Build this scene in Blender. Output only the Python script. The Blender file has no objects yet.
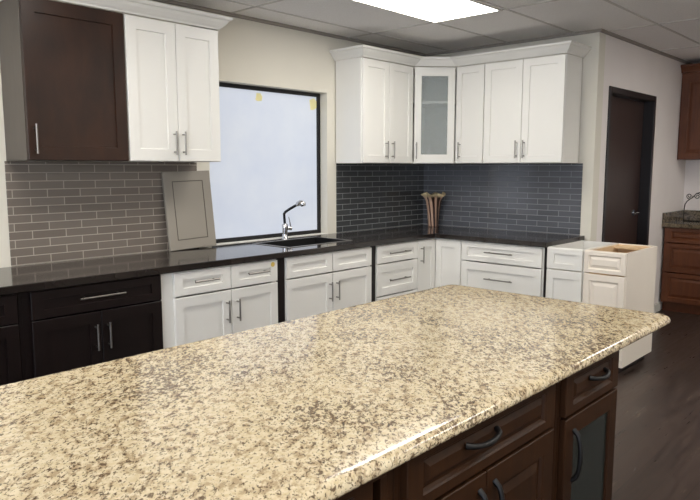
import bpy, bmesh, math
from mathutils import Vector, Matrix
PI = math.pi
scene = bpy.context.scene
C = scene.collection

# ------------------------------------------------------------------ camera
cam_d = bpy.data.cameras.new('camera'); cam = bpy.data.objects.new('camera', cam_d); C.objects.link(cam)
cam.location = (-5.298, -3.923, 1.470)
yaw, pit = 0.748, 0.124
fw = Vector((math.cos(pit)*math.cos(yaw), math.cos(pit)*math.sin(yaw), -math.sin(pit)))
cam.rotation_euler = fw.to_track_quat('-Z', 'Y').to_euler()
cam_d.sensor_width = 36; cam_d.sensor_fit = 'HORIZONTAL'; cam_d.lens = 658.7*36/700
cam_d.clip_start = 0.02
scene.camera = cam

# ------------------------------------------------------------------ world, light levels, exposure
w = bpy.data.worlds.new('world'); scene.world = w; w.use_nodes = True
w.node_tree.nodes['Background'].inputs[0].default_value = (0.75, 0.82, 0.95, 1)
w.node_tree.nodes['Background'].inputs[1].default_value = 4.6
LAMP = 13.5          # ceiling lamp diffusers
FILM = 0.55         # daylight through the papered window
scene.view_settings.view_transform = 'Standard'
scene.view_settings.look = 'None'
scene.view_settings.exposure = 0.0
scene.view_settings.gamma = 1.0
scene.view_settings.use_curve_mapping = False

# ------------------------------------------------------------------ material helpers
def sc(r, g, b):
    f = lambda c: (c/255/12.92) if c/255 <= 0.04045 else ((c/255+0.055)/1.055)**2.4
    return (f(r), f(g), f(b), 1)
class M:
    def __init__(s, name, col=(.8,.8,.8,1), rough=.5, metal=0, spec=.5):
        s.m = bpy.data.materials.new(name); s.m.use_nodes = True
        s.t = s.m.node_tree; s.n = s.t.nodes; s.b = s.n['Principled BSDF']
        s.b.inputs['Base Color'].default_value = col; s.b.inputs['Roughness'].default_value = rough
        s.b.inputs['Metallic'].default_value = metal; s.b.inputs['Specular IOR Level'].default_value = spec
    def node(s, t, **k):
        n = s.n.new(t)
        for a, v in k.items():
            if a.startswith('_'): setattr(n, a[1:], v)
            else: n.inputs[a.replace('__', ' ')].default_value = v
        return n
    def link(s, a, b): s.t.links.new(a, b)
    def coord(s, scale=(1,1,1), rot=(0,0,0), src='Object'):
        tc = s.n.new('ShaderNodeTexCoord'); mp = s.n.new('ShaderNodeMapping')
        mp.inputs['Scale'].default_value = scale; mp.inputs['Rotation'].default_value = rot
        s.link(tc.outputs[src], mp.inputs[0]); return mp.outputs[0]
    def noise(s, vec, scale, detail=3, rough=.5, dist=0):
        n = s.node('ShaderNodeTexNoise', Scale=scale, Detail=detail, Roughness=rough, Distortion=dist)
        s.link(vec, n.inputs['Vector']); return n.outputs['Fac']
    def ramp(s, fac, stops, interp='LINEAR'):
        r = s.n.new('ShaderNodeValToRGB'); r.color_ramp.interpolation = interp
        e = r.color_ramp.elements
        while len(e) < len(stops): e.new(.5)
        for i, (p, c) in enumerate(stops): e[i].position = p; e[i].color = c
        s.link(fac, r.inputs[0]); return r.outputs[0]
    def mix(s, fac, a, b, mode='MIX'):
        m = s.n.new('ShaderNodeMix'); m.data_type = 'RGBA'; m.blend_type = mode
        for sock, v in ((m.inputs[0], fac), (m.inputs[6], a), (m.inputs[7], b)):
            if isinstance(v, (int, float, tuple)): sock.default_value = v
            else: s.link(v, sock)
        return m.outputs[2]
    def math(s, op, a, b=0.0):
        m = s.n.new('ShaderNodeMath'); m.operation = op
        for sock, v in ((m.inputs[0], a), (m.inputs[1], b)):
            if isinstance(v, (int, float)): sock.default_value = v
            else: s.link(v, sock)
        return m.outputs[0]
    def color(s, c): s.link(c, s.b.inputs['Base Color']); return s
    def bump(s, h, strength=.3, dist=.002):
        b = s.node('ShaderNodeBump', Strength=strength, Distance=dist)
        s.link(h, b.inputs['Height']); s.link(b.outputs[0], s.b.inputs['Normal']); return s

def paint(name, col, rough, var=.03, bump=0.0):
    m = M(name, col, rough); v = m.coord()
    f = m.noise(v, 3.0, 3)
    dk = tuple(c*(1-var*2) for c in col[:3])+(1,); lt = tuple(min(1, c*(1+var)) for c in col[:3])+(1,)
    m.color(m.ramp(f, [(.3, dk), (.7, lt)]))
    if bump: m.bump(m.noise(v, 60, 4), bump, .003)
    return m.m
def wood(name, a, b, rough=.35, scale=(14, 14, 1.6), rot=(0,0,0), coat=0.0, spec=.5):
    m = M(name, a, rough); v = m.coord(scale, rot)
    f = m.noise(v, 2.2, 6, .6, .6); g = m.noise(m.coord((1,1,1)), 3.5, 2)
    c = m.ramp(f, [(.3, a), (.7, b)])
    m.color(m.mix(.45, c, m.ramp(g, [(.35, a), (.7, b)])))
    m.b.inputs['Specular IOR Level'].default_value = spec
    m.b.inputs['Coat Weight'].default_value = coat; m.b.inputs['Coat Roughness'].default_value = .2
    m.bump(f, .08, .001); return m.m

MAT = {}
MAT['white'] = paint('white_cabinet_paint', sc(233, 231, 225), .38, .008)
MAT['cream'] = paint('cream_cabinet_paint', sc(238, 228, 214), .38, .008)
MAT['wall'] = paint('beige_wall_paint', sc(223, 218, 205), .85, .012, .10)
MAT['wall2'] = paint('pale_textured_wall_paint', sc(233, 226, 222), .85, .012, .45)
MAT['trimw'] = paint('white_trim_paint', sc(225, 222, 214), .5, .01)
MAT['dark'] = wood('espresso_wood', sc(15, 8, 8), sc(24, 13, 12), .42, spec=.3)
MAT['darkup'] = wood('espresso_wood_lighter', sc(27, 14, 9), sc(56, 33, 22), .36, (5, 5, 1.6), spec=.4)  # lighter, coarser-grained espresso for the upper cabinet door
MAT['darkside'] = wood('espresso_lit_side', sc(66, 58, 52), sc(80, 72, 66), .30)  # espresso made greyer and lighter: light reflected off the side, as colour
MAT['cherry'] = wood('dark_cherry_wood', sc(34, 18, 8), sc(60, 36, 18), .45, spec=.2)
MAT['brown'] = wood('warm_brown_wood', sc(78, 40, 19), sc(112, 63, 34), .42)
MAT['rawwood'] = wood('raw_birch_panel', sc(216, 184, 142), sc(232, 204, 166), .6)
MAT['doorw'] = wood('near_black_door_wood', sc(44, 27, 22), sc(56, 36, 29), .42, (10, 10, 1))
MAT['jamb'] = paint('black_door_frame_paint', sc(27, 21, 21), .35, .01)
MAT['blackm'] = paint('black_window_frame', sc(11, 11, 13), .5, .01)
MAT['nickel'] = M('brushed_nickel', sc(150, 146, 140), .30, 1).m
MAT['chrome'] = M('chrome', sc(205, 205, 208), .12, 1).m
MAT['dchrome'] = M('dark_hose_metal', sc(70, 72, 76), .25, 1).m
MAT['bronze'] = M('black_bronze', sc(14, 12, 12), .5, .2).m
MAT['iron'] = M('wrought_iron', sc(26, 22, 20), .5, .6).m
MAT['sample'] = paint('taupe_door_paint', sc(150, 143, 132), .45, .01)
MAT['groove'] = paint('taupe_groove', sc(92, 84, 76), .6, .01)
MAT['tape'] = paint('yellow_tape', sc(236, 228, 170), .7, .03)
MAT['sticker'] = paint('gold_sticker', sc(214, 186, 96), .5, .03)
MAT['interior'] = paint('cabinet_interior_grey', sc(172, 174, 172), .6, .01)
MAT['grid'] = paint('ceiling_grid_metal', sc(204, 199, 193), .6, .01)
MAT['revealm'] = paint('dark_wall_angle', sc(150, 143, 134), .6, .01)
MAT['sinkm'] = paint('black_composite_sink', sc(26, 26, 27), .35, .03)
MAT['sinkrim'] = M('grey_sink_rim', sc(120, 118, 116), .3, .3).m
# glass with pebbled texture
m = M('pebbled_glass', sc(176, 184, 184), .22)
pn = m.noise(m.coord(), 130, 3); m.link(m.ramp(pn, [(.35, (.30,.30,.30,1)), (.65, (.48,.48,.48,1))]), m.b.inputs['Alpha'])
m.bump(pn, 1.0, .006); MAT['pebble'] = m.m
m = M('dark_cabinet_glass', sc(44, 50, 48), .15); m.b.inputs['Alpha'].default_value = .85; MAT['dglass'] = m.m
# ceiling tile
m = M('ceiling_tile', sc(176, 171, 165), .9); v = m.coord()
f = m.noise(v, 120, 4, .7); m.color(m.ramp(f, [(.35, sc(230, 226, 222)), (.6, sc(242, 239, 236))])); m.bump(f, .25, .003)
MAT['ceil'] = m.m
# backsplash tiles
def tiles(name, c1, c2, grout, plane, rough, off=(0, 0)):
    m = M(name, c1, rough)
    tc = m.n.new('ShaderNodeTexCoord'); sp = m.n.new('ShaderNodeSeparateXYZ'); cb = m.n.new('ShaderNodeCombineXYZ')
    m.link(tc.outputs['Object'], sp.inputs[0])
    m.link(m.math('ADD', sp.outputs[plane], off[0]), cb.inputs[0]); m.link(m.math('ADD', sp.outputs['Z'], off[1]), cb.inputs[1])
    b = m.n.new('ShaderNodeTexBrick'); m.link(cb.outputs[0], b.inputs['Vector'])
    b.offset = .5; b.inputs['Scale'].default_value = 1; b.inputs['Mortar Size'].default_value = .0028
    b.inputs['Mortar Smooth'].default_value = .15
    b.inputs['Brick Width'].default_value = .195; b.inputs['Row Height'].default_value = .0475
    b.inputs['Color1'].default_value = c1; b.inputs['Color2'].default_value = c2; b.inputs['Mortar'].default_value = grout
    b.inputs['Bias'].default_value = 0
    m.color(b.outputs['Color'])
    r = m.n.new('ShaderNodeMapRange'); r.inputs[3].default_value = rough; r.inputs[4].default_value = .75
    m.link(b.outputs['Fac'], r.inputs[0]); m.link(r.outputs[0], m.b.inputs['Roughness'])
    h = m.math('SUBTRACT', 1.0, b.outputs['Fac'])
    wv = m.noise(m.coord(), 9, 2)
    h2 = m.math('ADD', h, m.math('MULTIPLY', wv, .30))
    m.bump(h2, .55, .0018)
    return m.m
MAT['tileL'] = tiles('taupe_tile', sc(112, 103, 95), sc(122, 113, 105), sc(172, 162, 150), 'X', .22, (3.896+.07, -.920))  # browner tile colour for the left run
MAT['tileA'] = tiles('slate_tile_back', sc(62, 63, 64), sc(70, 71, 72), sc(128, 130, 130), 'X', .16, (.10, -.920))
MAT['tileB'] = tiles('slate_tile_right_glare', sc(84, 86, 91), sc(94, 96, 102), sc(140, 142, 147), 'Y', .10, (.06, -.920))  # same slate, lightened in its colour for the window glare
# black quartz counter
m = M('black_quartz', sc(26, 23, 22), .10, 0, .6); v = m.coord()
vo = m.node('ShaderNodeTexVoronoi', Scale=70.0); m.link(v, vo.inputs['Vector'])
f = m.ramp(vo.outputs['Distance'], [(.0, (1,1,1,1)), (.10, (0,0,0,1))])
g = m.ramp(m.noise(v, 38, 2), [(.60, (0,0,0,1)), (.68, (1,1,1,1))])
m.color(m.mix(m.math('MULTIPLY', f, g), m.ramp(m.noise(v, 7, 4), [(.3, sc(34, 29, 27)), (.7, sc(44, 38, 35))]), sc(120, 100, 84)))
MAT['quartz'] = m.m
# cream granite
def granite(name, base, base2, tan, dark, sc_=1.0, rough=.10):
    m = M(name, base, rough, 0, .5); v = m.coord()
    mp = m.coord((1.55, 1.0, 1.0), (0, 0, .75)); mp.node.vector_type = 'TEXTURE'
    n1 = m.noise(mp, 26*sc_, 5, .62, .3); n2 = m.noise(mp, 62*sc_, 4, .65, .5); n3 = m.noise(v, 4, 3); n4 = m.noise(mp, 85*sc_, 2, .6)
    c = m.ramp(m.noise(v, 40*sc_, 3), [(.35, base), (.65, base2)])
    c = m.mix(m.ramp(n1, [(.50, (0,0,0,1)), (.60, (.85,.85,.85,1))]), c, tan)
    fl = m.math('ADD', n2, m.math('MULTIPLY', m.math('SUBTRACT', n3, .5), .35))
    fl = m.math('ADD', fl, m.math('MULTIPLY', m.math('SUBTRACT', n1, .5), .35))
    c = m.mix(m.ramp(fl, [(.545, (0,0,0,1)), (.605, (.85,.85,.85,1))]), c, dark)
    c = m.mix(m.ramp(n4, [(.59, (0,0,0,1)), (.64, (.8,.8,.8,1))]), c, tuple(x*.6 for x in dark[:3])+(1,))
    m.color(c); return m.m
MAT['granite'] = granite('cream_speckled_granite', sc(214, 195, 157), sc(230, 215, 183), sc(176, 152, 118), sc(88, 68, 52), 1.9, .12)
MAT['granite2'] = granite('dark_olive_granite', sc(112, 98, 78), sc(130, 116, 94), sc(84, 72, 58), sc(46, 38, 32), 1.2)
# floor planks
m = M('dark_laminate_planks', sc(52, 43, 40), .33, 0, .35); v = m.coord()
b = m.n.new('ShaderNodeTexBrick'); m.link(v, b.inputs['Vector']); b.offset = .37
for k, x in (('Scale', 1), ('Mortar Size', .0018), ('Brick Width', 1.2), ('Row Height', .125)): b.inputs[k].default_value = x
b.inputs['Color1'].default_value = sc(38, 29, 26); b.inputs['Color2'].default_value = sc(58, 46, 41); b.inputs['Mortar'].default_value = sc(26, 20, 18)
g = m.noise(m.coord((1.2, 14, 1)), 3, 6, .65, .4)
c = m.mix(m.ramp(g, [(.35, (0,0,0,1)), (.72, (1,1,1,1))]), b.outputs['Color'], sc(72, 59, 52))
sct = m.ramp(m.noise(m.coord((1.5, 7, 1)), 2.1, 5, .7), [(.62, (0,0,0,1)), (.74, (.7,.7,.7,1))])
m.color(m.mix(sct, c, sc(126, 110, 94))); m.bump(g, .15, .001)
r = m.ramp(g, [(.3, (.26,.26,.26,1)), (.7, (.42,.42,.42,1))]); m.link(r, m.b.inputs['Roughness'])
MAT['floor'] = m.m
# lamp diffuser / window film
def emit(name, col, st, noise=False):
    m = M(name, col, .6); m.b.inputs['Emission Strength'].default_value = st
    m.b.inputs['Emission Color'].default_value = col
    if noise:
        f = m.noise(m.coord(), 2.6, 4, .55); c = m.ramp(f, [(.3, (.74, .80, .95, 1)), (.7, (.88, .92, 1, 1))])
        m.link(c, m.b.inputs['Emission Color']); m.b.inputs['Base Color'].default_value = (.25, .27, .3, 1)
        m.b.inputs['Roughness'].default_value = .25
    return m.m
MAT['lamp'] = emit('lamp_diffuser', (1, .965, .90, 1), LAMP)
MAT['film'] = emit('window_paper_film', (.8, .87, 1, 1), FILM, True)
# striped vase
m = M('striped_ceramic', sc(180, 150, 130), .3)
tc = m.n.new('ShaderNodeTexCoord'); sp = m.n.new('ShaderNodeSeparateXYZ'); m.link(tc.outputs['Object'], sp.inputs[0])
an = m.math('ARCTAN2', sp.outputs['Y'], sp.outputs['X'])
an = m.math('ADD', an, m.math('MULTIPLY', sp.outputs['Z'], 1.2))
s = m.math('ADD', m.math('MULTIPLY', m.math('SINE', m.math('MULTIPLY', an, 9.0)), .5), .5)
s = m.math('ADD', s, m.math('MULTIPLY', m.math('SUBTRACT', m.noise(m.coord(), 18, 3), .5), .5))
c = m.ramp(s, [(.30, sc(40, 25, 20)), (.48, sc(128, 88, 70)), (.64, sc(196, 162, 144)), (.9, sc(182, 152, 132))])
rimf = m.ramp(m.math('ADD', sp.outputs['Z'], m.math('MULTIPLY', m.noise(m.coord(), 30, 2), .03)), [(.288, (0,0,0,1)), (.310, (1,1,1,1))])
m.color(m.mix(rimf, c, sc(176, 160, 128)))
MAT['vase'] = m.m

# ------------------------------------------------------------------ mesh helpers
def obj(name, bm, mat, parent=None, loc=None, bevel=0, smooth=False, seg=2):
    me = bpy.data.meshes.new(name)
    bmesh.ops.recalc_face_normals(bm, faces=bm.faces[:])
    bm.to_mesh(me); bm.free()
    o = bpy.data.objects.new(name, me); C.objects.link(o)
    for mm in (mat if isinstance(mat, (list, tuple)) else [mat]):
        me.materials.append(MAT[mm] if isinstance(mm, str) else mm)
    if parent: o.parent = parent
    if loc: o.location = loc
    if smooth:
        for f in me.polygons: f.use_smooth = True
    if bevel:
        b = o.modifiers.new('bevel', 'BEVEL'); b.width = bevel; b.segments = seg; b.limit_method = 'ANGLE'; b.angle_limit = .6
    return o
def tag(o, label, cat, group=None):
    o['label'] = label; o['category'] = cat
    if group: o['group'] = group
    return o
def struct(o): o['kind'] = 'structure'; return o
def thing(name, label, cat, loc=(0,0,0), rz=0, group=None):
    o = bpy.data.objects.new(name, None); C.objects.link(o); o.empty_display_size = .1
    o.location = loc; o.rotation_euler = (0, 0, rz); return tag(o, label, cat, group)
def box(bm, x0, x1, y0, y1, z0, z1):
    vs = [bm.verts.new((x, y, z)) for x in (x0, x1) for y in (y0, y1) for z in (z0, z1)]
    for f in ((0,1,3,2),(4,6,7,5),(0,4,5,1),(2,3,7,6),(0,2,6,4),(1,5,7,3)): bm.faces.new([vs[i] for i in f])
def BX(*boxes):
    bm = bmesh.new()
    for b in boxes: box(bm, *b)
    return bm
def cells(xs, ys, inc, z0, z1, tf=lambda a, b, c: (a, b, c)):
    """slab of grid cells with holes; tf maps (a,b,height) to xyz"""
    bm = bmesh.new(); V = {}
    def v(i, j, k):
        if (i, j, k) not in V: V[(i, j, k)] = bm.verts.new(tf(xs[i], ys[j], (z0, z1)[k]))
        return V[(i, j, k)]
    on = {(i, j) for i in range(len(xs)-1) for j in range(len(ys)-1) if inc((xs[i]+xs[i+1])/2, (ys[j]+ys[j+1])/2)}
    for i, j in on:
        for k in (0, 1): bm.faces.new([v(i,j,k), v(i+1,j,k), v(i+1,j+1,k), v(i,j+1,k)])
        for (di, dj, a, b) in ((-1,0,(i,j),(i,j+1)), (1,0,(i+1,j),(i+1,j+1)), (0,-1,(i,j),(i+1,j)), (0,1,(i,j+1),(i+1,j+1))):
            if (i+di, j+dj) not in on: bm.faces.new([v(*a,0), v(*b,0), v(*b,1), v(*a,1)])
    bmesh.ops.recalc_face_normals(bm, faces=bm.faces[:])
    bmesh.ops.dissolve_limit(bm, angle_limit=.01, verts=bm.verts[:], edges=bm.edges[:])
    return bm
def tube(bm, pts, r, n=10, caps=True):
    pts = [Vector(p) for p in pts]; rings = []
    up = Vector((0, 0, 1)); prev = None
    for i, p in enumerate(pts):
        d = ((pts[min(i+1, len(pts)-1)]-p).normalized()+(p-pts[max(i-1, 0)]).normalized()).normalized()
        a = prev if prev is not None else (Vector((1,0,0)) if abs(d.z) > .9 else up)
        u = (a-d*a.dot(d)).normalized(); prev = u; v = d.cross(u)
        rr = r[i] if isinstance(r, (list, tuple)) else r
        rings.append([bm.verts.new(p+rr*(math.cos(2*PI*k/n)*u+math.sin(2*PI*k/n)*v)) for k in range(n)])
    for a, b in zip(rings, rings[1:]):
        for k in range(n): bm.faces.new([a[k], a[(k+1)%n], b[(k+1)%n], b[k]])
    if caps:
        for rg in (rings[0], rings[-1]):
            bm.faces.new([bm.verts.new(v.co) for v in rg])
def sweep_profile(path, prof):
    """path: list of (x,y) with per-vertex miter normal (nx,ny); prof: list of (out,z)"""
    bm = bmesh.new(); rings = []
    for (x, y, nx, ny) in path: rings.append([bm.verts.new((x+nx*o, y+ny*o, z)) for o, z in prof])
    n = len(prof)
    for a, b in zip(rings, rings[1:]):
        for k in range(n): bm.faces.new([a[k], a[(k+1)%n], b[(k+1)%n], b[k]])
    bm.faces.new(rings[0]); bm.faces.new(rings[-1][::-1]); return bm

def front_bm(x0, x1, z0, z1, y, t=.019, style='shaker', sx=.06, sz=.06, glass=False):
    """cabinet front; face at y, thickness goes to y+t. rings = (inset x, inset z, depth)"""
    e = .002
    R = [(0, 0, t), (0, 0, e), (e, e, 0), (sx, sz, 0)]
    if glass: R += [(sx+.004, sz+.004, .004), (sx+.004, sz+.004, t)]
    elif style == 'shaker': R += [(sx+.002, sz+.002, .009)]
    elif style == 'raised':
        w_ = min((x1-x0)/2-sx, (z1-z0)/2-sz)
        k = min(.03, w_*.45)
        R += [(sx+.004, sz+.004, .004), (sx+.008, sz+.008, .011), (sx+.008+k*.25, sz+.008+k*.25, .011), (sx+.008+k, sz+.008+k, .003)]
    elif style == 'slab': R = R[:3]
    bm = bmesh.new(); rings = []
    for ix, iz, d in R:
        rings.append([bm.verts.new(p) for p in ((x0+ix, y+d, z0+iz), (x1-ix, y+d, z0+iz), (x1-ix, y+d, z1-iz), (x0+ix, y+d, z1-iz))])
    for a, b in zip(rings, rings[1:]):
        for k in range(4): bm.faces.new([a[k], a[(k+1)%4], b[(k+1)%4], b[k]])
    if glass:
        for k in range(4): bm.faces.new([rings[-1][k], rings[-1][(k+1)%4], rings[0][(k+1)%4], rings[0][k]])
    else: bm.faces.new(rings[-1]); bm.faces.new(rings[0][::-1])
    return bm

def bar_pull(parent, x, y, z, L, vertical, r=.0055, mat='nickel', label=None):
    bm = bmesh.new(); off = .032; h = L/2; p = h*.74
    if vertical:
        tube(bm, [(x, y-off, z-h), (x, y-off, z+h)], r)
        for s in (-1, 1): tube(bm, [(x, y+.002, z+s*p), (x, y-off, z+s*p)], r*.85)
    else:
        tube(bm, [(x-h, y-off, z), (x+h, y-off, z)], r)
        for s in (-1, 1): tube(bm, [(x+s*p, y+.002, z), (x+s*p, y-off, z)], r*.85)
    o = obj('handle', bm, mat, parent, smooth=False)
    for f in o.data.polygons: f.use_smooth = len(f.vertices) == 4
    if label: o['label'] = label
    return o
def arch_pull(parent, x, y, z, L, vertical, mat='bronze'):
    bm = bmesh.new(); pts = []; rs = []
    for i in range(13):
        t = i/12*2-1
        o = .026*(1-t*t)**.5 if abs(t) < 1 else 0
        a = t*L/2
        pts.append((x, y-o+.001, z+a) if vertical else (x+a, y-o+.001, z-.006*(1-t*t)))
        rs.append(.005+.0035*abs(t)**3+.003*(1-abs(t)))
    tube(bm, pts, rs, 10)
    o = obj('handle', bm, mat, parent, smooth=True); return o

def fronts(root, items, mat, style='shaker', y=0, pull=bar_pull, hl=None):
    for it in items:
        kind, x0, x1, z0, z1 = it[:5]; h = it[5] if len(it) > 5 else None; kw = it[6] if len(it) > 6 else {}
        sx = kw.get('sx', .06); sz = kw.get('sz', .042 if kind == 'drawer' else .06)
        o = obj(kind, front_bm(x0, x1, z0, z1, y, .019, kw.get('style', style), sx, sz, kw.get('glass', False)), mat, root)
        if kw.get('glass'):
            g = obj('glass_pane', BX((x0+sx, x1-sx, y+.008, y+.012, z0+sz, z1-sz)), kw['glass'], o); g['label'] = kw.get('glabel', 'glass pane')
        if h:
            v, hx, hz, L = h; pull(o, hx, y, hz, L, v)
        if kw.get('sticker'):
            sx_, sz_ = kw['sticker']; bm = bmesh.new()
            bmesh.ops.create_cone(bm, cap_ends=True, segments=20, radius1=.016, radius2=.016, depth=.0015, matrix=Matrix.Translation((sx_, y-.001, sz_)) @ Matrix.Rotation(PI/2, 4, 'X'))
            s_ = obj('sticker', bm, 'sticker', o); s_['label'] = 'round gold sticker'
def plain_body(root, w, d, mat, z1=.880, z0=.058, y0=.02):
    t = .018
    obj('body', BX((0, t, y0, d, z0, z1), (w-t, w, y0, d, z0, z1), (t, w-t, d-.008, d, z0, z1), (t, w-t, y0, d-.008, z0, z0+t), (t, w-t, y0, y0+t, z1-.04, z1), (t, w-t, y0, y0+t, z0+t, .115)), mat, root, bevel=.0008, seg=1)
    obj('plinth', BX((.02, w-.04, y0+.05, d-.03, 0, z0)), 'dark', root)
def base_body(root, w, d, mat, z1=.874, toe=.10, y0=.020, toe_d=.075, sl=.04, frame=True):
    t = .018
    B = [(0, t, y0, d, toe, z1), (w-t, w, y0, d, toe, z1), (t, w-t, d-.008, d, toe, z1), (t, w-t, y0, d-.008, toe, toe+t)]
    if frame: B += [(t, w-t, y0, y0+t, z1-.04, z1), (t, sl, y0, y0+t, toe+t, z1-.04), (w-.04, w-t, y0, y0+t, toe+t, z1-.04), (t, w-t, y0+.0, y0+t, toe+t, toe+.04)]
    obj('body', BX(*B), mat, root, bevel=.0008, seg=1)
    obj('toe_kick', BX((0, w, y0+toe_d, y0+toe_d+.016, 0, toe), (0, t, y0+toe_d+.016, d, 0, toe), (w-t, w, y0+toe_d+.016, d, 0, toe)), mat, root)

# ================================================================== SETTING
ZC = 2.56; XF = 2.40; YD = -1.707; XL = -7.6; YN = -7.6
struct(obj('floor', BX((XL, XF+.12, YN, .15, -.06, 0)), 'floor'))
struct(obj('ceiling', BX((XL, XF+.12, YN, .15, ZC, ZC+.08)), 'ceil'))
# back wall with the window opening
WX0, WX1, WZ0, WZ1 = -2.53, -1.35, .918, 2.085
struct(obj('wall_back', cells([XL, WX0, WX1, 0], [0, WZ0, WZ1, ZC], lambda a, b: not (WX0 < a < WX1 and WZ0 < b < WZ1), 0, .15, lambda a, b, c: (a, c, b)), 'wall'))
struct(obj('wall_right', BX((0, .12, YD, .15, 0, ZC)), 'wall'))
DX0, DX1, DZ = .233, 1.352, 2.142
struct(obj('wall_hall', cells([.12, DX0, DX1, XF], [0, DZ, ZC], lambda a, b: not (DX0 < a < DX1 and b < DZ), YD, YD+.14, lambda a, b, c: (a, c, b)), 'wall2'))
struct(obj('wall_far', BX((XF, XF+.12, YN, YD+.14, 0, ZC)), 'wall2'))
struct(obj('wall_front', BX((XL, XF, YN-.12, YN, 0, ZC)), 'wall'))
struct(obj('wall_left', cells([YN, -6.8, -1.6, 0], [0, .3, 2.35, ZC], lambda a, b: not (-6.8 < a < -1.6 and .3 < b < 2.35), XL-.12, XL, lambda a, b, c: (c, a, b)), 'wall'))
# suspended ceiling grid
gb = []
x = -1.105-1.22*5
while x < XF:
    if x > XL: gb.append((x-.009, x+.009, YN, 0 if x < -.02 else YD, ZC-.005, ZC))
    x += 1.22
y = -.29
while y > YN:
    gb.append((XL, 0 if y > YD else XF, y-.009, y+.009, ZC-.0045, ZC)); y -= .605
struct(obj('trim_1', BX(*gb), 'grid'))
# wall angle under the ceiling
struct(obj('trim_2', BX((XL, 0, -.022, 0, ZC-.022, ZC-.0005), (-.022, 0, YD-.022, -.022, ZC-.022, ZC-.0005), (0, XF, YD-.022, YD, ZC-.022, ZC-.0005), (XF-.022, XF, YN, YD-.022, ZC-.022, ZC-.0005)), 'revealm'))
struct(obj('baseboard_hall', BX((.0, DX0-.001, YD-.014, YD, 0, .09), (DX1+.001, 1.80, YD-.014, YD, 0, .09)), 'trimw', bevel=.003))

# window
win = bpy.data.objects.new('window_1', None); C.objects.link(win); struct(win); win.location = ((WX0+WX1)/2, .08, WZ0)
hw = (WX1-WX0)/2; hh = WZ1-WZ0; ft = .030
obj('window_frame', BX((-hw, -hw+ft, 0, .05, 0, hh), (hw-ft, hw, 0, .05, 0, hh), (-hw+ft, hw-ft, 0, .05, 0, ft), (-hw+ft, hw-ft, 0, .05, hh-ft, hh)), 'blackm', win, bevel=.002)
obj('papered_pane', BX((-hw+ft, hw-ft, .016, .022, ft, hh-ft)), 'film', win)['label'] = 'pale blue backlit paper film'
struct(obj('trim_3', BX((WX0, WX1, -.004, .079, .9155, .9185)), 'trimw'))
for nm, px, pz, rot, lab in (('a', -1.994, 2.010, .15, 'small yellow tape patch at the top middle of the papered window'), ('b', -1.418, 1.998, -.2, 'yellow tape patch at the upper right corner of the papered window')):
    big = nm == 'b'
    bm = bmesh.new(); hx, hz = (.030, .030) if not big else (.040, .044)
    pts = [(-hx, -hz), (-hx*.2, -hz*1.15), (hx, -hz*.8), (hx*1.1, hz*.3), (hx*.4, hz), (-hx*.9, hz*.8)]
    a = [bm.verts.new((p[0], 0, p[1])) for p in pts]; b_ = [bm.verts.new((p[0], .001, p[1])) for p in pts]
    bm.faces.new(a); bm.faces.new(b_[::-1])
    for i in range(6): bm.faces.new([a[i], a[(i+1) % 6], b_[(i+1) % 6], b_[i]])
    o = obj('tape_patch', bm, 'tape', None, (px, .0945, pz)); o.rotation_euler = (0, rot, 0); tag(o, lab, 'tape')

# hall door
dr = bpy.data.objects.new('door_1', None); C.objects.link(dr); struct(dr); dr.location = (DX0, YD, 0)
dw = DX1-DX0
obj('door_frame', BX((0, .05, -.012, .13, 0, DZ), (dw-.05, dw, -.012, .13, 0, DZ), (.05, dw-.05, -.012, .13, DZ-.05, DZ)), 'jamb', dr, bevel=.003)
lf = obj('door_leaf', BX((.052, dw-.052, .085, .125, .008, DZ-.052)), 'doorw', dr, bevel=.002)
bm = bmesh.new(); hx = .93
tube(bm, [(hx, .085, 1.045), (hx, .078, 1.045)], .030, 20); tube(bm, [(hx, .08, 1.045), (hx, .035, 1.045)], .010)
tube(bm, [(hx+.01, .036, 1.045), (hx-.06, .034, 1.049), (hx-.115, .036, 1.040)], [.010, .009, .007])
obj('door_handle', bm, 'chrome', lf, smooth=True)['label'] = 'chrome lever handle'

# ================================================================== CEILING LAMPS
def troffer(cx, cy, label):
    t = thing('ceiling_light', label, 'ceiling light', (cx, cy, ZC-.006), 0, 'fluorescent ceiling panels')
    a, b = .598, .290
    obj('frame', BX((-a, a, -b, -b+.02, -.004, .004), (-a, a, b-.02, b, -.004, .004), (-a, -a+.02, -b+.02, b-.02, -.004, .004), (a-.02, a, -b+.02, b-.02, -.004, .004)), 'trimw', t)
    obj('diffuser', BX((-a+.02, a-.02, -b+.02, b-.02, -.001, .003)), 'lamp', t)['label'] = 'glowing white diffuser'
gx = -1.105-.60; gy = -.885-.3025
troffer(gx, gy, 'bright rectangular ceiling light panel above the corner cabinets')
for cx, cy in ((gx-2.44, gy), (gx-4.88, gy-.0), (gx, gy-.605*5), (gx-2.44, gy-.605*5), (gx+2.44, gy-.605*4), (gx-2.44, gy-.605*9), (gx+1.22, gy-.605*9)):  # unseen lamps, added for the room light and the granite reflections
    troffer(cx, cy, 'unseen rectangular ceiling light panel, added to light the room')

# ================================================================== BACKSPLASHES
ZB = 1.507
tag(obj('tile_backsplash', BX((-3.896, -2.643, -.008, 0, .916, ZB)), 'tileL'), 'taupe subway tile backsplash behind the leaning sample door', 'backsplash')
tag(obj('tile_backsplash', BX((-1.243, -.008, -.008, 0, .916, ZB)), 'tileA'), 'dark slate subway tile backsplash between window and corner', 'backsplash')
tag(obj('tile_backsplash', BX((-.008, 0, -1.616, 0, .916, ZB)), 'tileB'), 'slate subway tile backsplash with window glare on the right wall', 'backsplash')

# ================================================================== BASE CABINETS, BACK WALL
YF = -.643; DP = .63       # door face plane and cabinet depth
GZ = .724                  # gap between drawer and door
def hd(x, z=.590, L=.14): return (True, x, z, L)
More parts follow.
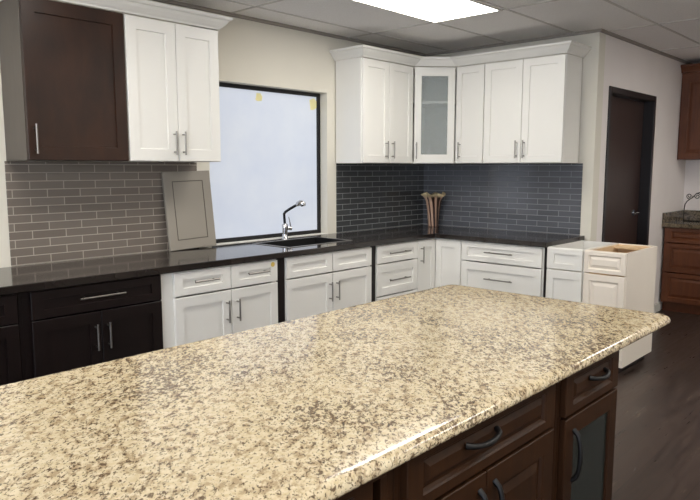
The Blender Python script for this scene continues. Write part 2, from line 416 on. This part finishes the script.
# far-left espresso cabinet
X0 = -4.86; W = .757
t = thing('base_cabinet', 'espresso base cabinet at the far left edge, cut by the frame', 'cabinet', (X0, YF, 0))
base_body(t, W, DP, 'dark')
fronts(t, [('drawer', .005, W-.005, GZ+.005, .868, (False, W/2, .80, .25)), ('door', .005, W-.005, .11, GZ-.003, None)], 'dark')
X0 = -4.10; W = .774
t = thing('base_cabinet', 'espresso base cabinet with one wide drawer over two doors', 'cabinet', (X0, YF, 0))
base_body(t, W, DP, 'dark', sl=.08)
m_ = -3.693-X0
fronts(t, [('drawer', .055, W-.006, GZ+.005, .868, (False, -3.69-X0, .806, .25)),
           ('door', .055, m_-.002, .11, GZ-.003, hd(m_-.036)), ('door', m_+.002, W-.006, .11, GZ-.003, hd(m_+.032))], 'dark')
# white cabinet 1
X0 = -3.325; W = .862; m_ = -2.845-X0
t = thing('base_cabinet', 'white shaker base cabinet with two handled drawers and a gold sticker', 'cabinet', (X0, YF, 0))
base_body(t, W, DP, 'white', sl=.10)
fronts(t, [('drawer', .078, m_-.003, GZ+.005, .866, (False, (.078+m_)/2+.005, .806, .17)),
           ('drawer', m_+.003, W-.004, GZ+.005, .866, (False, (m_+W)/2+.01, .806, .17), {'sticker': (W-.045, .842)}),
           ('door', .078, m_-.003, .11, GZ-.005, hd(m_-.040)), ('door', m_+.003, W-.004, .11, GZ-.005, hd(m_+.040))], 'white')
tag(obj('filler_panel', BX((-2.462, -2.393, YF+.016, YF+.034, .0, .874), (-2.462, -2.444, YF+.034, -.02, 0, .874)), 'dark'), 'espresso filler strip between the stickered cabinet and the sink cabinet', 'filler panel')
# white sink base
X0 = -2.392; W = .878; m_ = -1.944-X0
t = thing('sink_cabinet', 'white shaker sink base cabinet under the black sink', 'cabinet', (X0, YF, 0))
base_body(t, W, DP, 'white')
fronts(t, [('drawer', .004, m_-.003, GZ+.005, .866, None), ('drawer', m_+.003, W-.004, GZ+.005, .866, None),
           ('door', .004, m_-.003, .11, GZ-.005, hd(m_-.036)), ('door', m_+.003, W-.004, .11, GZ-.005, hd(m_+.036))], 'white')
tag(obj('filler_panel', BX((-1.513, -1.456, YF+.016, YF+.034, .0, .874), (-1.513, -1.495, YF+.034, -.02, 0, .874)), 'dark'), 'espresso filler strip between the sink cabinet and the narrow drawer cabinet', 'filler panel')
# drawer stack
X0 = -1.455; W = .525
t = thing('drawer_cabinet', 'narrow white shaker drawer cabinet left of the corner', 'cabinet', (X0, YF, 0))
base_body(t, W, DP, 'white')
fronts(t, [('drawer', .004, W-.003, GZ+.005, .866, (False, W/2-.005, .803, .26)),
           ('drawer', .004, W-.003, .470, GZ-.005, (False, W/2-.005, .588, .26), {'sz': .062}),
           ('drawer', .004, W-.003, .11, .460, (False, W/2, .30, .26), {'sz': .062})], 'white')
# corner cabinet
XB = -.683                 # door face plane of the right-wall run
t = thing('corner_cabinet', 'white inside-corner base cabinet with two tall doors under the vase', 'cabinet', (0, 0, 0))
cb = bmesh.new()
for b in ((-.930, -.912, YF+.02, -.013, .10, .874), (-.912, -.03, -.031, -.013, .10, .874), (-.031, -.013, -.898, -.031, .10, .874), (XB+.02, -.031, -.898, -.88, .10, .874),
          (-.912, -.031, YF+.02, -.031, .10, .118), (XB+.02, -.031, -.88, YF+.02, .10, .118), (-.912, XB+.02, YF+.02, YF+.038, .834, .874), (XB+.02, XB+.038, -.88, YF+.02, .834, .874)): box(cb, *b)
obj('body', cb, 'white', t)
obj('toe_kick', BX((-.93, XB+.11, YF+.095, YF+.111, 0, .1), (XB+.095, XB+.111, -.898, YF+.095, 0, .1)), 'white', t)
d1 = obj('door', front_bm(-.926, XB-.001, .11, .866, YF, .019, 'shaker', .055, .06), 'white', t)
bar_pull(d1, -.892, YF, .750, .14, True)
d2 = obj('door', front_bm(0, .898+YF-.003-.0, .11, .866, 0, .019, 'shaker', .055, .06), 'white', t)
d2.location = (XB, YF-.001, 0); d2.rotation_euler = (0, 0, -PI/2)
# wide white drawers on the right wall
Y0 = -.900; W = .735
t = thing('drawer_cabinet', 'wide white shaker drawer cabinet on the right wall', 'cabinet', (XB, Y0, 0), -PI/2)
base_body(t, W, -XB-.013, 'white')
fronts(t, [('drawer', .004, W-.012, .713, .866, (False, .364, .795, .25)), ('drawer', .004, W-.012, .40, .703, (False, .368, .580, .25), {'sz': .062}),
           ('drawer', .004, W-.012, .11, .390, (False, .36, .26, .25), {'sz': .062})], 'white')
tag(obj('filler_panel', BX((XB+.016, -.02, -1.655, -1.638, 0, .874)), 'dark'), 'dark end panel between the wide drawers and the open cabinets', 'filler panel')
# open-top display cabinets
Y0 = -1.660; W = .286
t = thing('display_cabinet', 'white shaker display cabinet without a worktop, plain front, left of the cream one', 'cabinet', (XB, Y0, 0), -PI/2)
plain_body(t, W, .62, 'white')
fronts(t, [('drawer', .005, W-.006, .722, .876, None, {'sx': .055}), ('door', .005, W-.006, .11, .712, None, {'sx': .055})], 'white')
Y0 = -1.948; W = .306
t = thing('display_cabinet', 'cream raised-panel display cabinet with raw wood inside, end of the run', 'cabinet', (XB, Y0, 0), -PI/2)
plain_body(t, W, .62, 'cream')
obj('lining', BX((.0185, W-.0185, .585, .6115, .12, .872), (.0185, .0225, .062, .585, .12, .872), (W-.0225, W-.0185, .062, .585, .12, .872), (.0225, W-.0225, .062, .585, .1185, .124), (.0225, W-.0225, .50, .585, .852, .866)), 'rawwood', t)['label'] = 'raw birch lining'
fronts(t, [('drawer', .005, W-.006, .722, .876, None, {'sx': .030, 'sz': .026}), ('door', .005, W-.006, .11, .712, None, {'sx': .042, 'sz': .045})], 'cream', 'raised')

# ================================================================== WORKTOP, SINK, FAUCET
SX0, SX1, SY0, SY1 = -2.235, -1.60, -.50, -.115
cx_ = [-4.95, SX0, SX1, -.70, -.0085]; cy_ = [-1.662, -.654, SY0, SY1, -.0085]
o = obj('worktop', cells(cx_, cy_, lambda a, b: (b > -.654 or a > -.70) and not (SX0 < a < SX1 and SY0 < b < SY1), .8755, .915), 'quartz', bevel=.004)
tag(o, 'L-shaped glossy black quartz worktop running under the window', 'worktop')
t = thing('kitchen_sink', 'black rectangular sink set in the dark worktop below the window', 'sink', ((SX0+SX1)/2, (SY0+SY1)/2, .72))
a, b = (SX1-SX0)/2-.002, (SY1-SY0)/2-.002; k = .008
obj('basin', BX((-a, -a+k, -b, b, 0, .195), (a-k, a, -b, b, 0, .195), (-a+k, a-k, -b, -b+k, 0, .195), (-a+k, a-k, b-k, b, 0, .195), (-a+k, a-k, -b+k, b-k, 0, .01)), 'sinkm', t)
obj('rim', BX((-a-.012, a+.012, -b-.012, -b+k, .1955, .1985), (a-k, a+.012, -b+k, b+.012, .1955, .1985), (-a-.012, -a+k, -b+k, b+.012, .1955, .1985), (-a+k, a-k, b-k, b+.012, .1955, .1985)), 'sinkrim', t)['label'] = 'grey sink rim'
bm = bmesh.new(); tube(bm, [(0, 0, .0095), (0, 0, .013)], .04, 24); obj('drain', bm, 'chrome', t)
t = thing('kitchen_faucet', 'chrome angled pull-out faucet behind the sink in front of the window', 'faucet', (-1.885, -.062, .9155))
bm = bmesh.new(); tube(bm, [(0,0,0), (0,0,.008), (0,0,.009), (0,0,.045), (0,0,.09), (0,0,.115), (0,0,.125)], [.030, .030, .022, .020, .024, .024, .012], 20); obj('base', bm, 'chrome', t, smooth=True)
bm = bmesh.new(); tube(bm, [(0,0,.12), (-.004,0,.17), (-.008,-.002,.200), (-.002,-.012,.215), (.012,-.04,.236), (.038,-.105,.274)], .0105, 12); obj('neck', bm, 'dchrome', t, smooth=True)['label'] = 'dark angled hose neck'
bm = bmesh.new(); tube(bm, [(.036,-.100,.268), (.040,-.108,.278), (.047,-.125,.286), (.053,-.140,.284), (.056,-.148,.276), (.058,-.153,.262)], [.012, .019, .024, .023, .024, .017], 16); obj('spray_head', bm, 'chrome', t, smooth=True)
bm = bmesh.new(); tube(bm, [(.015,-.005,.088), (.055,-.014,.084)], [.013, .016], 12); tube(bm, [(.050,-.012,.09), (.044,-.012,.125), (.032,-.01,.175)], [.005, .0045, .003], 8)
obj('lever', bm, 'chrome', t, smooth=True)

# ================================================================== UPPER CABINETS
ZU0, ZU1 = 1.509, 2.352; YU = -.313
def upper(name, label, loc, rz, w, d, mat, items, body=None, style='shaker'):
    t = thing(name, label, 'cabinet', loc, rz)
    obj('body', BX((0, w, .020, d, ZU0, ZU1)), body or mat, t, bevel=.0015)
    fronts(t, items, mat, style); return t
def uh(x, L=.145): return (True, x, 1.622, L)
z0, z1 = ZU0+.003, ZU1-.006
W = .574
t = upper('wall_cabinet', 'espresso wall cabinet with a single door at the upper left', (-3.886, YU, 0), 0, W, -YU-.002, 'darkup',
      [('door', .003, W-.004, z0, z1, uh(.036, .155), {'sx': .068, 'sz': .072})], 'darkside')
W = .654; m_ = .334
upper('wall_cabinet', 'white two-door shaker wall cabinet beside the espresso one', (-3.310, YU, 0), 0, W, -YU-.002, 'white',
      [('door', .004, m_-.002, z0, z1, uh(m_-.034), {'sx': .068, 'sz': .072}), ('door', m_+.002, W-.003, z0, z1, uh(m_+.030), {'sx': .068, 'sz': .072})])
W = .670; m_ = .340
upper('wall_cabinet', 'white two-door shaker wall cabinet just right of the window', (-1.256, YU, 0), 0, W, -YU-.010, 'white',
      [('door', .008, m_-.002, z0, z1, uh(m_-.050), {'sx': .06}), ('door', m_+.002, W-.006, z0, z1, uh(m_+.034), {'sx': .06})])
# diagonal corner cabinet
P1 = Vector((-.578, -.306)); P2 = Vector((-.306, -.570)); L = (P2-P1).length; ang = math.atan2(P2.y-P1.y, P2.x-P1.x)
t = thing('corner_wall_cabinet', 'white diagonal corner wall cabinet with pebbled glass door', 'cabinet', (P1.x, P1.y, 0), ang)
Mi = (Matrix.Translation((P1.x, P1.y, 0)) @ Matrix.Rotation(ang, 4, 'Z')).inverted()
def prism(bm, poly, z0, z1):
    a = [bm.verts.new(Mi @ Vector((p[0], p[1], z0))) for p in poly]; b = [bm.verts.new(Mi @ Vector((p[0], p[1], z1))) for p in poly]
    bm.faces.new(a); bm.faces.new(b[::-1])
    for i in range(len(poly)): j = (i+1) % len(poly); bm.faces.new([a[i], a[j], b[j], b[i]])
n_ = Vector((math.sin(-ang), math.cos(ang)))*0.021   # inward
q1, q2 = P1+n_, P2+n_
pent = [(q1.x, q1.y), (q2.x, q2.y), (-.010, -.570), (-.010, -.010), (-.578, -.010)]
bm = bmesh.new(); prism(bm, pent, ZU0, ZU0+.018); prism(bm, pent, ZU1-.018, ZU1)
zz = (ZU0+.018, ZU1-.018)
prism(bm, [(-.578, q1.y), (-.560, q1.y+.01), (-.560, -.010), (-.578, -.010)], *zz); prism(bm, [(q2.x, -.570), (-.010, -.570), (-.010, -.552), (q2.x+.01, -.552)], *zz)
prism(bm, [(-.560, -.022), (-.022, -.022), (-.022, -.010), (-.560, -.010)], *zz); prism(bm, [(-.022, -.552), (-.010, -.552), (-.010, -.010), (-.022, -.010)], *zz)
obj('body', bm, ['white', 'interior'], t)
bm = bmesh.new(); prism(bm, [(-.54, -.27), (-.28, -.53), (-.03, -.54), (-.03, -.03), (-.54, -.03)], 2.040, 2.062)
obj('shelf', bm, 'white', t)
fronts(t, [('door', .010, L-.010, z0, z1, (True, .028, 1.622, .145), {'sx': .058, 'sz': .072, 'glass': 'pebble', 'glabel': 'pebbled obscured glass pane'})], 'white')
# right wall uppers
XU = -.313
W = .282
upper('wall_cabinet', 'narrow single-door white wall cabinet between glass corner cabinet and pair', (XU, -.574, 0), -PI/2, W, -XU-.010, 'white', [('door', .004, W-.003, z0, z1, uh(.052), {'sx': .052})])
W = .722; m_ = .358
upper('wall_cabinet', 'white two-door shaker wall cabinet at the right end of the run', (XU, -.858, 0), -PI/2, W, -XU-.010, 'white',
      [('door', .004, m_-.002, z0, z1, uh(m_-.034), {'sx': .06}), ('door', m_+.002, W-.004, z0, z1, uh(m_+.034), {'sx': .06})])
# crown mouldings
prof = [(.0, 2.353), (.006, 2.353), (.010, 2.362), (.022, 2.372), (.040, 2.392), (.050, 2.408), (.062, 2.412), (.066, 2.420), (.066, 2.430), (.0, 2.430)]
cr = [(-3.888, -.003, -1, 0), (-3.888, YU+.002, -1, -1), (-2.654, YU+.002, 1, -1), (-2.654, -.003, 1, 0)]
tag(obj('crown_moulding', sweep_profile(cr, prof), 'white'), 'white crown moulding on top of the left wall cabinets', 'crown moulding')
a2 = math.tan(PI/8)
cr = [(-1.258, -.003, -1, 0), (-1.258, YU+.002, -1, -1), (-.580, YU+.002, .4, -1), (XU+.002, -.574, -1, .4), (XU+.002, -1.582, -1, -1), (-.003, -1.582, 0, -1)]
tag(obj('crown_moulding', sweep_profile(cr, prof), 'white'), 'white crown moulding turning the corner on top of the right wall cabinets', 'crown moulding')

# ================================================================== ISLAND
IX1, IY0, IY1 = -2.655, -3.156, -2.136
def rrect(x0, x1, y0, y1, r, n=6):
    pts = []
    for cx, cy, a0 in ((x1-r, y1-r, 0), (x0+r, y1-r, 90), (x0+r, y0+r, 180), (x1-r, y0+r, 270)):
        for i in range(n+1):
            a = math.radians(a0+90*i/n); pts.append((cx+r*math.cos(a), cy+r*math.sin(a)))
    return pts
bm = bmesh.new(); rings = []
for ins, z in ((.030, .8845), (.008, .8845), (.003, .887), (0, .892), (0, .898), (.002, .905), (.006, .910), (.013, .914), (.020, .915), (.032, .915)):
    rings.append([bm.verts.new((x, y, z)) for x, y in rrect(-6.2+ins, IX1-ins, IY0+ins, IY1-ins, .050-ins*.8)])
n = len(rings[0])
for a, b in zip(rings, rings[1:]):
    for k in range(n): bm.faces.new([a[k], a[(k+1) % n], b[(k+1) % n], b[k]])
bm.faces.new(rings[0]); bm.faces.new(rings[-1][::-1])
tag(obj('island_worktop', bm, 'granite', smooth=True), 'cream and brown speckled granite island worktop with rounded edge in the foreground', 'worktop')
IF = -3.125
def island_cab(x0, w, label, items):
    t = thing('island_cabinet', label, 'cabinet', (x0, IF, 0))
    base_body(t, w, .60, 'cherry', .884)
    fronts(t, items, 'cherry', 'raised', pull=arch_pull); return t
IZ = .738
W = .435
t = island_cab(-3.535, W, 'dark cherry island cabinet with a glass door at the right end', [
    ('drawer', .024, W-.012, IZ+.004, .878, (False, W/2+.03, .825, .12), {'sx': .05, 'sz': .026}),
    ('door', .028, W-.012, .11, IZ-.006, (True, .085, .610, .16), {'sx': .058, 'sz': .058, 'glass': 'dglass', 'glabel': 'dark translucent glass pane'})])
W = .745; m_ = .340
t = island_cab(-4.283, W, 'dark cherry island cabinet with one drawer over two doors in the middle', [
    ('drawer', .022, W-.042, IZ+.004, .878, (False, W/2-.06, .828, .14), {'sx': .055, 'sz': .026}),
    ('door', .022, m_-.002, .11, IZ-.006, (True, m_-.035, .63, .13)), ('door', m_+.002, W-.042, .11, IZ-.006, (True, m_+.035, .63, .13))])
W = .68
t = island_cab(-4.965, W, 'dark cherry island cabinet nearest the camera, mostly below the frame', [
    ('drawer', .03, W-.085, IZ+.004, .878, (False, W/2, .828, .14), {'sx': .055, 'sz': .026}),
    ('door', .03, W/2-.03, .11, IZ-.006, None), ('door', W/2-.026, W-.085, .11, IZ-.006, None)])

# ================================================================== THINGS ON THE WORKTOP
# sample door leaning on tiles
w_, h_, th = .372, .528, .019
bm = bmesh.new()
R = [(0, th), (0, .002), (.002, 0), (.064, 0), (.065, .004), (.069, .004), (.070, .001)]
rings = []
for i, d in R: rings.append([bm.verts.new(p) for p in ((i, d, i), (w_-i, d, i), (w_-i, d, h_-i), (i, d, h_-i))])
for q_, (a, b) in enumerate(zip(rings, rings[1:])):
    for k in range(4):
        f = bm.faces.new([a[k], a[(k+1) % 4], b[(k+1) % 4], b[k]]); f.material_index = 1 if q_ in (3, 4, 5) else 0
bm.faces.new(rings[-1]); bm.faces.new(rings[0][::-1])
o = obj('sample_door', bm, ['sample', 'groove'], None, (-2.912, -.075, .9165)); o.rotation_euler = (-.088, 0, .0)
o.rotation_euler = Matrix.Rotation(-.088, 3, 'X').to_euler()
o.rotation_euler = (Matrix.Rotation(-.088, 3, 'X') @ Matrix.Rotation(-.028, 3, 'Y')).to_euler()
tag(o, 'taupe framed sample cabinet door leaning against the tiles beside the window', 'sample door')
# vase
bm = bmesh.new(); rings = []; n = 126; H = .322; NF = 9
def vr(t): return .046+.010*t+.030*t*t
def sm(t, a, b): u = max(0, min(1, (t-a)/(b-a))); return u*u*(3-2*u)
prof = [(i/26, 0) for i in range(27)]+[(1-i/12, .005) for i in range(1, 11)]
for t_, ins in prof:
    ring = []
    for k in range(n):
        a = 2*PI*k/n; tw = a+1.0*t_*H
        fl = math.cos(NF*tw); lob = math.cos(5*a+.6)
        r = vr(t_)*(1+.07*fl)-ins+sm(t_, .72, 1)*(.020+.014*lob)
        z = t_*H-sm(t_, .86, 1)*(.010+.012*lob)+.008*math.cos(2*a+.8)*t_**5
        ring.append(bm.verts.new((r*math.cos(a), r*math.sin(a), z)))
    rings.append(ring)
for a, b in zip(rings, rings[1:]):
    for k in range(n): bm.faces.new([a[k], a[(k+1) % n], b[(k+1) % n], b[k]])
bm.faces.new(rings[0]); bm.faces.new(rings[-1][::-1])
tag(obj('fluted_vase', bm, 'vase', None, (-.158, -.238, .9155), smooth=True), 'fluted brown and cream striped vase with wavy rim in the worktop corner', 'vase')

# ================================================================== FAR BROWN CABINETS
XC = 1.765; W = .80
t = thing('drawer_cabinet', 'warm brown raised-panel drawer cabinet on the far right wall', 'cabinet', (XC, YD-.017, 0), -PI/2)
base_body(t, W, XF-XC-.004, 'brown', .8745)
fronts(t, [('drawer', .012, W-.01, .722, .868, None, {'sz': .034}), ('drawer', .012, W-.01, .42, .712, None), ('drawer', .012, W-.01, .115, .41, None)], 'brown', 'raised')
o = obj('granite_counter', BX((XC-.028, XF-.001, -2.75, YD-.003, .8755, .915)), 'granite2', bevel=.006); tag(o, 'dark olive granite counter on the far brown drawer cabinet', 'counter')
obj('side_splash', BX((XC-.02, XF-.002, YD-.023, YD-.001, .9152, 1.018)), 'granite2', o, bevel=.002)
obj('back_splash', BX((XF-.024, XF-.001, -2.75, YD-.025, .9152, 1.018)), 'granite2', o, bevel=.002)
W = .80
t = thing('wall_cabinet', 'warm brown raised-panel wall cabinet at the upper right edge', 'cabinet', (2.07, YD-.004, 0), -PI/2)
obj('body', BX((0, W, .02, XF-2.07-.003, 1.555, 2.43)), 'brown', t, bevel=.001)
fronts(t, [('door', .020, .40, 1.562, 2.40, None), ('door', .404, W-.01, 1.562, 2.40, None)], 'brown', 'raised')
obj('cornice', sweep_profile([(0, .02, 0, -1), (W, .02, 0, -1)], [(0, 2.431), (.024, 2.431), (.030, 2.452), (.055, 2.485), (.065, 2.490), (.065, 2.508), (0, 2.508)]), 'brown', t)
# wrought iron scroll rack
t = thing('scroll_rack', 'black wrought iron scroll rack standing on the far granite counter', 'rack', (2.16, -1.79, .9155))
bm = bmesh.new()
pts = [(0, 0, 0), (0, 0, .13), (0, -.005, .175), (0, -.025, .21), (0, -.055, .235), (0, -.078, .25)]
tube(bm, pts, .0045, 8); tube(bm, [(0, -.50, 0), (0, -.50, .13), (0, -.495, .175), (0, -.475, .21), (0, -.445, .235), (0, -.422, .25)], .0045, 8)
tube(bm, [(0, -.078, .25), (0, -.11, .293), (0, -.16, .308), (0, -.34, .308), (0, -.39, .293), (0, -.422, .25)], .0045, 8)
tube(bm, [(0, 0, .004), (0, -.50, .004)], .0045, 8)
obj('frame', bm, 'iron', t, smooth=True)
def spiral(cy, cz, sgn, r0=.034, a0=0, turns=1.6):
    bm = bmesh.new(); P = []
    for i in range(34):
        u = i/33; a = a0+sgn*u*turns*2*PI; r = r0*(1-.8*u)
        P.append((0, cy+r*math.cos(a), cz+r*math.sin(a)))
    tube(bm, P, .004, 8); return obj('scroll', bm, 'iron', t, smooth=True)
for cy, s, a0 in ((-.043, 1, PI), (-.120, -1, PI), (-.20, 1, 0), (-.29, -1, PI), (-.37, 1, 0), (-.445, -1, 0)): spiral(cy, .262, s, .033, a0)
